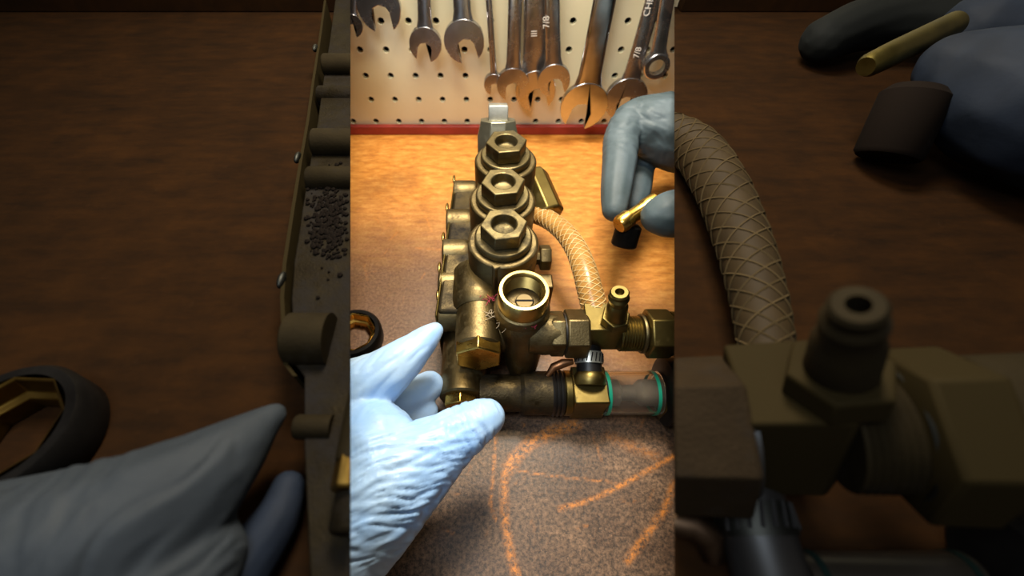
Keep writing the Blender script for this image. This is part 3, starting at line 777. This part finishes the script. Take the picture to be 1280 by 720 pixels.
# left hand, steadying the pump
bm = bmesh.new()
chain(bm, [(400, 505, 0.050, 0.018), (440, 492, 0.056, 0.019), (478, 470, 0.062, 0.0150), (510, 444, 0.066, 0.0110), (532, 424, 0.068, 0.0080), (544, 413, 0.069, 0.0052)], 8)   # index
chain(bm, [(410, 540, 0.045, 0.022), (445, 545, 0.050, 0.024), (470, 570, 0.055, 0.026), (480, 600, 0.056, 0.026)], 8)
chain(bm, [(400, 610, 0.050, 0.026), (440, 620, 0.052, 0.028), (470, 620, 0.054, 0.026)], 8)
chain(bm, [(350, 740, 0.040, 0.030), (400, 690, 0.045, 0.030), (440, 650, 0.050, 0.030), (480, 612, 0.056, 0.0265), (515, 584, 0.060, 0.0215), (548, 560, 0.063, 0.0165), (578, 539, 0.064, 0.0132), (596, 528, 0.063, 0.0117), (609, 521, 0.062, 0.0100)], 8)  # wrist to thumb
chain(bm, [(380, 500, 0.030, 0.018), (430, 490, 0.030, 0.018), (480, 500, 0.030, 0.014), (515, 494, 0.028, 0.0115), (537, 482, 0.026, 0.0098)], 8)  # middle
chain(bm, [(400, 560, 0.025, 0.018), (460, 545, 0.024, 0.015), (500, 530, 0.022, 0.011), (530, 515, 0.020, 0.0095)], 8)  # ring
chain(bm, [(390, 610, 0.022, 0.018), (450, 580, 0.020, 0.014), (490, 562, 0.018, 0.010), (512, 550, 0.016, 0.0088)], 8)  # little
arm(bm, G.loc(400, 690, 0.045), (-0.26, -0.12, 0.050), 0.030, 0.034)
g1 = Vector(G.loc(520, 590, 0.075)); g2 = Vector(G.loc(480, 470, 0.07)); g3 = Vector(G.loc(590, 530, 0.075)); g4 = Vector(G.loc(460, 660, 0.08))
wr = wrinkle(0.00050, [(g1, 0.040, Vector((-0.30, 0.95, 0)).normalized(), 0.0036, 1.0), (g2, 0.035, Vector((0.75, -0.6, 0.2)).normalized(), 0.0075, 0.6),
                      (g3, 0.022, Vector((0.9, 0.5, 0)).normalized(), 0.0045, 1.2), (g4, 0.045, Vector((-0.25, 0.95, 0)).normalized(), 0.0050, 0.9)], 2)
o = remeshed('gloved_hand', bm, 0.0011, MT['glove'], 8, wr, loc=G.loc(470, 600, 0.02))
tag(o, 'hand in light blue nitrile glove with thumb against the pump front plug', 'hand')
# right hand held above the bench, fingers pointing down
bm = bmesh.new()
chain(bm, [(960, 190, 0.060, 0.030), (900, 175, 0.070, 0.031), (850, 168, 0.084, 0.030), (815, 160, 0.090, 0.0235)], 8)
chain(bm, [(830, 150, 0.088, 0.022), (795, 152, 0.092, 0.0170), (778, 172, 0.090, 0.0140), (774, 205, 0.086, 0.0128), (770, 240, 0.080, 0.0112), (768, 262, 0.076, 0.0090)], 10)
chain(bm, [(840, 160, 0.074, 0.020), (808, 175, 0.066, 0.0150), (800, 205, 0.058, 0.0130), (796, 240, 0.052, 0.0115), (792, 256, 0.050, 0.0090)], 10)
chain(bm, [(860, 190, 0.070, 0.018), (836, 172, 0.060, 0.0130), (830, 182, 0.054, 0.0110)], 10)
chain(bm, [(980, 260, 0.070, 0.022), (900, 262, 0.086, 0.019), (862, 266, 0.094, 0.0170), (838, 268, 0.097, 0.0150), (824, 270, 0.096, 0.0118)], 10)   # thumb
arm(bm, G.loc(930, 190, 0.066), (0.40, 0.12, 0.060), 0.030, 0.034)
w1 = Vector(G.loc(800, 150, 0.10))
wr = wrinkle(0.0004, [(w1, 0.05, Vector((0.4, 0.8, 0.3)).normalized(), 0.008, 1.0)], 5)
o = remeshed('gloved_hand', bm, 0.0012, MT['glove_shaded'], 8, wr, loc=G.loc(850, 200, 0.06))
tag(o, 'raised gloved hand pinching a brass fitting above the right of the bench', 'hand')
f0 = G.loc(776, 280, 0.085); f1 = G.loc(818, 252, 0.090)
t = thing('brass_fitting', 'small shiny brass fitting pinched between raised glove fingers', 'fitting', tuple(f0))
b = B().lathe(f0, f1-f0, [(0.0050, -0.002), (0.0062, 0), (0.0062, 0.007), (0.0050, 0.008), (0.0050, 0.020), (0.0058, 0.022), (0.0058, 0.030)], 24)
obj('barrel', b, MT['brass'], t)
d0 = G.loc(784, 290, 0.075)
obj('dark_sleeve', B().lathe(d0, (0.15, 0.5, 0.8), [(0.0078, -0.010), (0.0086, -0.009), (0.0086, 0.004), (0.006, 0.006)], 24), MT['black_metal'], t)

# ================================================================== LEFT SHELF THINGS (enlarged copies, dimmed in colour)
S = Frame((0, 0, SZ))
big = thing('pump_casting', 'enlarged pump copy in dimmed bronze along the inner edge of the left shelf', 'pump', tuple(S.w(S.loc(400, 350, 0))))
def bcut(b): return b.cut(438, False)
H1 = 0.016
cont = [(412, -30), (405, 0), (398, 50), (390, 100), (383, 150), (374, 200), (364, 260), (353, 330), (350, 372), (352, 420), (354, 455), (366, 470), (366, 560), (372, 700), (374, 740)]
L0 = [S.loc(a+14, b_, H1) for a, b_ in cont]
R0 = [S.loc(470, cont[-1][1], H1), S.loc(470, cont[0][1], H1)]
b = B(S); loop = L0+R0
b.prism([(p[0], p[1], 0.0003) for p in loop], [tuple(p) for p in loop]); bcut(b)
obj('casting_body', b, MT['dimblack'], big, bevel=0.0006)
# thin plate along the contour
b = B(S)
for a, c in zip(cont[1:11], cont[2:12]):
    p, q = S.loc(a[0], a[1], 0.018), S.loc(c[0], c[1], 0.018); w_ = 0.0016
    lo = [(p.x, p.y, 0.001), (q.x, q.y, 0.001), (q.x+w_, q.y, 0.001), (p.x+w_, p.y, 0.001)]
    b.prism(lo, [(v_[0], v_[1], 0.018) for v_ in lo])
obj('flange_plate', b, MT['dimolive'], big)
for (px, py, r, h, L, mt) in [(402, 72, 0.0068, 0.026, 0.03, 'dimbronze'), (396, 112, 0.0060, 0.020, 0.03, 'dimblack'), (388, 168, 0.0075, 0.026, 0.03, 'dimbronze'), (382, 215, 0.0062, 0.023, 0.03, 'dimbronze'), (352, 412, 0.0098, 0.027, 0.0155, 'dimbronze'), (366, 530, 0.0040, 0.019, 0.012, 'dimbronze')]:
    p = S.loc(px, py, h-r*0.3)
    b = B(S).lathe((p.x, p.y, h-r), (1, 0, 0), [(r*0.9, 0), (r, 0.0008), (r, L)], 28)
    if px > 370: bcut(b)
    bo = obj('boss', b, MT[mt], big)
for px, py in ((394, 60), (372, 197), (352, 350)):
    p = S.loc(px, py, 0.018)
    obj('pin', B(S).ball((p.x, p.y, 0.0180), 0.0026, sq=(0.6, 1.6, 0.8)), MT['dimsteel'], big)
# grease crumbs
b = B(S)
for _ in range(420):
    gx = random.gauss(412, 13); gy = random.gauss(275, 27)
    if not 382 < gx < 434: continue
    p = S.loc(gx, gy, 0.0165); r = random.uniform(0.0004, 0.0014)
    bmesh.ops.create_icosphere(b.bm, subdivisions=1, radius=r, matrix=Matrix.Translation(S.w((p.x, p.y, 0.0163))))
gr = obj('grease_crumbs', b, MT['grease'], big); gr['kind'] = 'stuff'
# barrel with gold hex at the edge
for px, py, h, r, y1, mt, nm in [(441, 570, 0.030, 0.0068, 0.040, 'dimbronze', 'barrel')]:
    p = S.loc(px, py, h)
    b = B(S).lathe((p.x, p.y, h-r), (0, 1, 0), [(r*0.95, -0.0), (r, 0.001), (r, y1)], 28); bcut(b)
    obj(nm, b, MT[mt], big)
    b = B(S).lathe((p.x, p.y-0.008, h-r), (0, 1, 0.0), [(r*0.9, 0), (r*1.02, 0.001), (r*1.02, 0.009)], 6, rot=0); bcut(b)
    obj('hex_plug', b, MT['dimbrass'], big, bevel=0.0004, label='dimmed gold hex plug')
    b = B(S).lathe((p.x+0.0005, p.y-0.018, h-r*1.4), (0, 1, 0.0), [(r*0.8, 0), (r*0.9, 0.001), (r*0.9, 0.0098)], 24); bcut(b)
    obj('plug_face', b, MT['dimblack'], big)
bigring('enlarged copy of the black nut lined with dimmed brass at the left shelf edge of the frame', -2, 534, SZ+0.0003, 0.0235, 0.015, MT['black_metal'], MT['dimbrass'], 0.35)
bm = bmesh.new()
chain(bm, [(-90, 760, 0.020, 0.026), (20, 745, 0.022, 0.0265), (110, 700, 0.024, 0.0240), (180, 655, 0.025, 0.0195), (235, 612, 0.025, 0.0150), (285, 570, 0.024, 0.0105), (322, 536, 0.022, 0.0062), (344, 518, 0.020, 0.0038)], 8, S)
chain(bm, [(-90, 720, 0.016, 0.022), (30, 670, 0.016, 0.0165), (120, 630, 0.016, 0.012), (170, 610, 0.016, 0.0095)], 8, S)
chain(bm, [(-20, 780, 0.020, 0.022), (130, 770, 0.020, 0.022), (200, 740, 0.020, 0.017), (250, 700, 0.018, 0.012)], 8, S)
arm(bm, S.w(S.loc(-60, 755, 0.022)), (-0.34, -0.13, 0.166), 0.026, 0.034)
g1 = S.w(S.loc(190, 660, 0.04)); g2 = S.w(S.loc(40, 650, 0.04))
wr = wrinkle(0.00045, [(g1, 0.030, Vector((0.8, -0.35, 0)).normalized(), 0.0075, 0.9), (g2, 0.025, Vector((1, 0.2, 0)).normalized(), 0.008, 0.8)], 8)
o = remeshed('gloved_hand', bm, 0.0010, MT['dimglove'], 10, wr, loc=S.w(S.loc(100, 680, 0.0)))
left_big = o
tag(o, 'enlarged gloved hand copy in dimmed blue pointing at the large casting on the left shelf', 'hand')
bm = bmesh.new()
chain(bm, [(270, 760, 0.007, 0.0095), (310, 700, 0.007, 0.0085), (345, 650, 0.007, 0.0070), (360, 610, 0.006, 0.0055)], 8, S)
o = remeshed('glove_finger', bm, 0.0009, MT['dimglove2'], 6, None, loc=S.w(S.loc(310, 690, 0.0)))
o.location = o.location-left_big.location; o.parent = left_big; o['label'] = 'gloved fingertip with shadow painted into its colour'

# ================================================================== RIGHT SHELF THINGS (enlarged copies, dimming painted into their materials)
T = Frame.leaning((0, 0, 0), 14, 1020, 540, 60, 0.5)
T.o = Vector(S.w(S.loc(1000, 548, 0.038)))
big2 = thing('tee_fitting', 'enlarged tee fitting copy in dimmed olive brass with hose and barb on the right shelf', 'fitting', tuple(S.w(S.loc(1020, 600, 0))))
axl = T.loc(1000, 540, 0.0); YA = axl.y
def tx(px, h=0.017, py=500): return T.loc(px, py, h).x
def tl(name, a, c, prof, mat, seg=32, rot=0.0, bevel=0.0, cut=False, dz=0.0, dy=0.0, label=None):
    x0, x1 = tx(a), tx(c); L = x1-x0
    b = B(T).lathe((x0, YA+dy, dz), (1, 0, 0), [(r, t*L) for r, t in prof], seg, rot)
    if cut: b.cut(843, True)
    return obj(name, b, mat, big2, bevel=bevel, label=label)
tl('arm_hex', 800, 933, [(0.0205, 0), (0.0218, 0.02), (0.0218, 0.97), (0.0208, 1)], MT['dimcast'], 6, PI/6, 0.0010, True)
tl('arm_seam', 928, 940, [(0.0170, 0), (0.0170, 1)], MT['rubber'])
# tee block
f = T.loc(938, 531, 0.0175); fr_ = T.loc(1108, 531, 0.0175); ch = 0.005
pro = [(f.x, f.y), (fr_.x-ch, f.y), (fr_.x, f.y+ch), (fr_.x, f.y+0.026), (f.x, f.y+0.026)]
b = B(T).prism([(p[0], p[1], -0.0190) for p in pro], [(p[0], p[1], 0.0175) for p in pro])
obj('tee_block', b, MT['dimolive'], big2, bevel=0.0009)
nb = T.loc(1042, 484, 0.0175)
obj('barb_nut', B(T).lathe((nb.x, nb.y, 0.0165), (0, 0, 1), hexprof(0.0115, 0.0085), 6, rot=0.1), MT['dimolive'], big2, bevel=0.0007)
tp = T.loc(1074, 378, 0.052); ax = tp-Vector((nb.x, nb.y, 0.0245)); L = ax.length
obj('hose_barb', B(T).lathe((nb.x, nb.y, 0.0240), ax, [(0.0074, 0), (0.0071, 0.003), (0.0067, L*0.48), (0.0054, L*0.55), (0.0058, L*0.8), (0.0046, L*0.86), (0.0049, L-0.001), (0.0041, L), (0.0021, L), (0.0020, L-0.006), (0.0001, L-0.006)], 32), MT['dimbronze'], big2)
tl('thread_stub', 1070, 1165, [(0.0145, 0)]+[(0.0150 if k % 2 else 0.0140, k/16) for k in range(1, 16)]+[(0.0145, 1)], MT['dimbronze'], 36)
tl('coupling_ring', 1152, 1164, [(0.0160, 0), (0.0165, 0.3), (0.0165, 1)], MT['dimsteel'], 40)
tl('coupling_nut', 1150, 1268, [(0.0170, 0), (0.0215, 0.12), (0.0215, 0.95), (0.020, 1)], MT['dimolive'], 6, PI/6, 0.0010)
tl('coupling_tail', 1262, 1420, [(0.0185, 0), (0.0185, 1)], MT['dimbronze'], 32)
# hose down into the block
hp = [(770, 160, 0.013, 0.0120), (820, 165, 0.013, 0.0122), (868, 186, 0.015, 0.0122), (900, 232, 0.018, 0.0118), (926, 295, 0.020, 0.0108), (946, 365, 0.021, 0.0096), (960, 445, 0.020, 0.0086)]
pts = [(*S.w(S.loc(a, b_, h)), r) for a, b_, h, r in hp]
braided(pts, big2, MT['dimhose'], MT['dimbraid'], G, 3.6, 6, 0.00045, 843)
# clamped lower stub
c0_ = S.loc(940, 662, 0.010)
obj('hose_stub', B(S).lathe((c0_.x, c0_.y-0.020, 0.0105), (0, 1, 0.1), [(0.0085, 0), (0.0098, 0.003), (0.0098, 0.035)], 28), MT['rubber'], big2)
cl = obj('hose_clamp', B(S).lathe((c0_.x, c0_.y-0.002, 0.0120), (0, 1, 0.1), [(0.0099, 0), (0.0106, 0), (0.0106, 0.0085), (0.0099, 0.0085), (0.0099, 0)], 32, caps=False), MT['dimsteel'], big2)
b = B(S)
for k in range(9):
    a = 0.35+k*0.30; r = 0.0107; cx_, cz_ = c0_.x, 0.0124
    b.sweep([(cx_+r*math.cos(a+0.05), c0_.y-0.001, cz_+r*math.sin(a+0.05)), (cx_+r*math.cos(a-0.10), c0_.y+0.0055, cz_+r*math.sin(a-0.10))], 0.0006, 6)
sl = obj('clamp_slots', b, MT['hole'], cl); sl['kind'] = 'stuff'
b = B(S); p = S.loc(866, 668, 0.008)
b.sweep([S.loc(830, 650, 0.008), S.loc(866, 655, 0.010), S.loc(888, 672, 0.009), S.loc(892, 700, 0.006)], [0.004, 0.0045, 0.0045, 0.003], 14)
b.cut(843, True)
obj('copper_clip', b, metal('dimmed_copper', rgb(66, 50, 38), rgb(84, 66, 50), 0.5), big2)
b = B(S); x0, x1 = S.loc(992, 712, 0.006).x, S.loc(1196, 712, 0.006).x; y_ = S.loc(1000, 725, 0.006).y
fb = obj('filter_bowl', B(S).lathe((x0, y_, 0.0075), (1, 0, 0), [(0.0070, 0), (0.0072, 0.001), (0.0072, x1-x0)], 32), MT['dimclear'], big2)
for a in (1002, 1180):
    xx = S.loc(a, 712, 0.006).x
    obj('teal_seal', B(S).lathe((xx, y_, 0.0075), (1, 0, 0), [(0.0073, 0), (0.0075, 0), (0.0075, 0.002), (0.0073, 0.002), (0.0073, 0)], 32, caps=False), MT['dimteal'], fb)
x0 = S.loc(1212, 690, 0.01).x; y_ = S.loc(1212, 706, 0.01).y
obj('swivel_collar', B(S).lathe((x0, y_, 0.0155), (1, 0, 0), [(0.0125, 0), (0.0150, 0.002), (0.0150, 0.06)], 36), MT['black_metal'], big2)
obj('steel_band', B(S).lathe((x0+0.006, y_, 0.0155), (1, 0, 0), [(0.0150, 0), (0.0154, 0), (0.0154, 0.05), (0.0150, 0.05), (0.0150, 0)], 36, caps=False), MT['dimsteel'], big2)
# hand at top right holding a brass piece
bm = bmesh.new()
chain(bm, [(1420, 150, 0.040, 0.037), (1330, 140, 0.040, 0.037), (1270, 122, 0.040, 0.033), (1225, 100, 0.040, 0.025), (1195, 85, 0.042, 0.018)], 8, S)
chain(bm, [(1400, 60, 0.036, 0.034), (1300, 50, 0.036, 0.030), (1230, 40, 0.036, 0.025)], 8, S)
arm(bm, S.w(S.loc(1400, 150, 0.040)), (0.46, 0.06, 0.175), 0.036, 0.036)
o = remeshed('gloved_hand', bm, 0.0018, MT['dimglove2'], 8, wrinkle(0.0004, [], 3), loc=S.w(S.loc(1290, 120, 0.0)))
right_big = o
tag(o, 'enlarged copy of the raised gloved hand in dimmed blue at the far end of the right shelf', 'hand')
bm = bmesh.new()
chain(bm, [(1200, 30, 0.026, 0.019), (1130, 25, 0.024, 0.019), (1075, 32, 0.021, 0.018), (1030, 50, 0.017, 0.0155)], 8, S)
o = remeshed('glove_finger', bm, 0.0014, glove('dimmed_finger_nitrile', rgb(9, 11, 11), rgb(13, 15, 14), rgb(8, 8, 8), 0.8), 8, None, loc=S.w(S.loc(1090, 20, 0.0)))  # finger copy, dimmed through its base colour
o.location = o.location-right_big.location; o.parent = right_big; o['label'] = 'dimmed grey-green finger'
f0 = S.loc(1085, 82, 0.040); f1 = S.loc(1192, 30, 0.046)
t = thing('brass_tube', 'enlarged brass piece copy in dimmed gold held by the dimmed glove on the right shelf', 'fitting', tuple(S.w(f0)))
obj('tube', B(S).lathe(f0, f1-f0, [(0.0048, -0.002), (0.0062, 0.001), (0.0068, 0.02), (0.0068, (f1-f0).length)], 24), metal('dimmed_gold', rgb(104, 92, 44), rgb(126, 112, 62), 0.35), t)
d0 = S.loc(1130, 150, 0.024)
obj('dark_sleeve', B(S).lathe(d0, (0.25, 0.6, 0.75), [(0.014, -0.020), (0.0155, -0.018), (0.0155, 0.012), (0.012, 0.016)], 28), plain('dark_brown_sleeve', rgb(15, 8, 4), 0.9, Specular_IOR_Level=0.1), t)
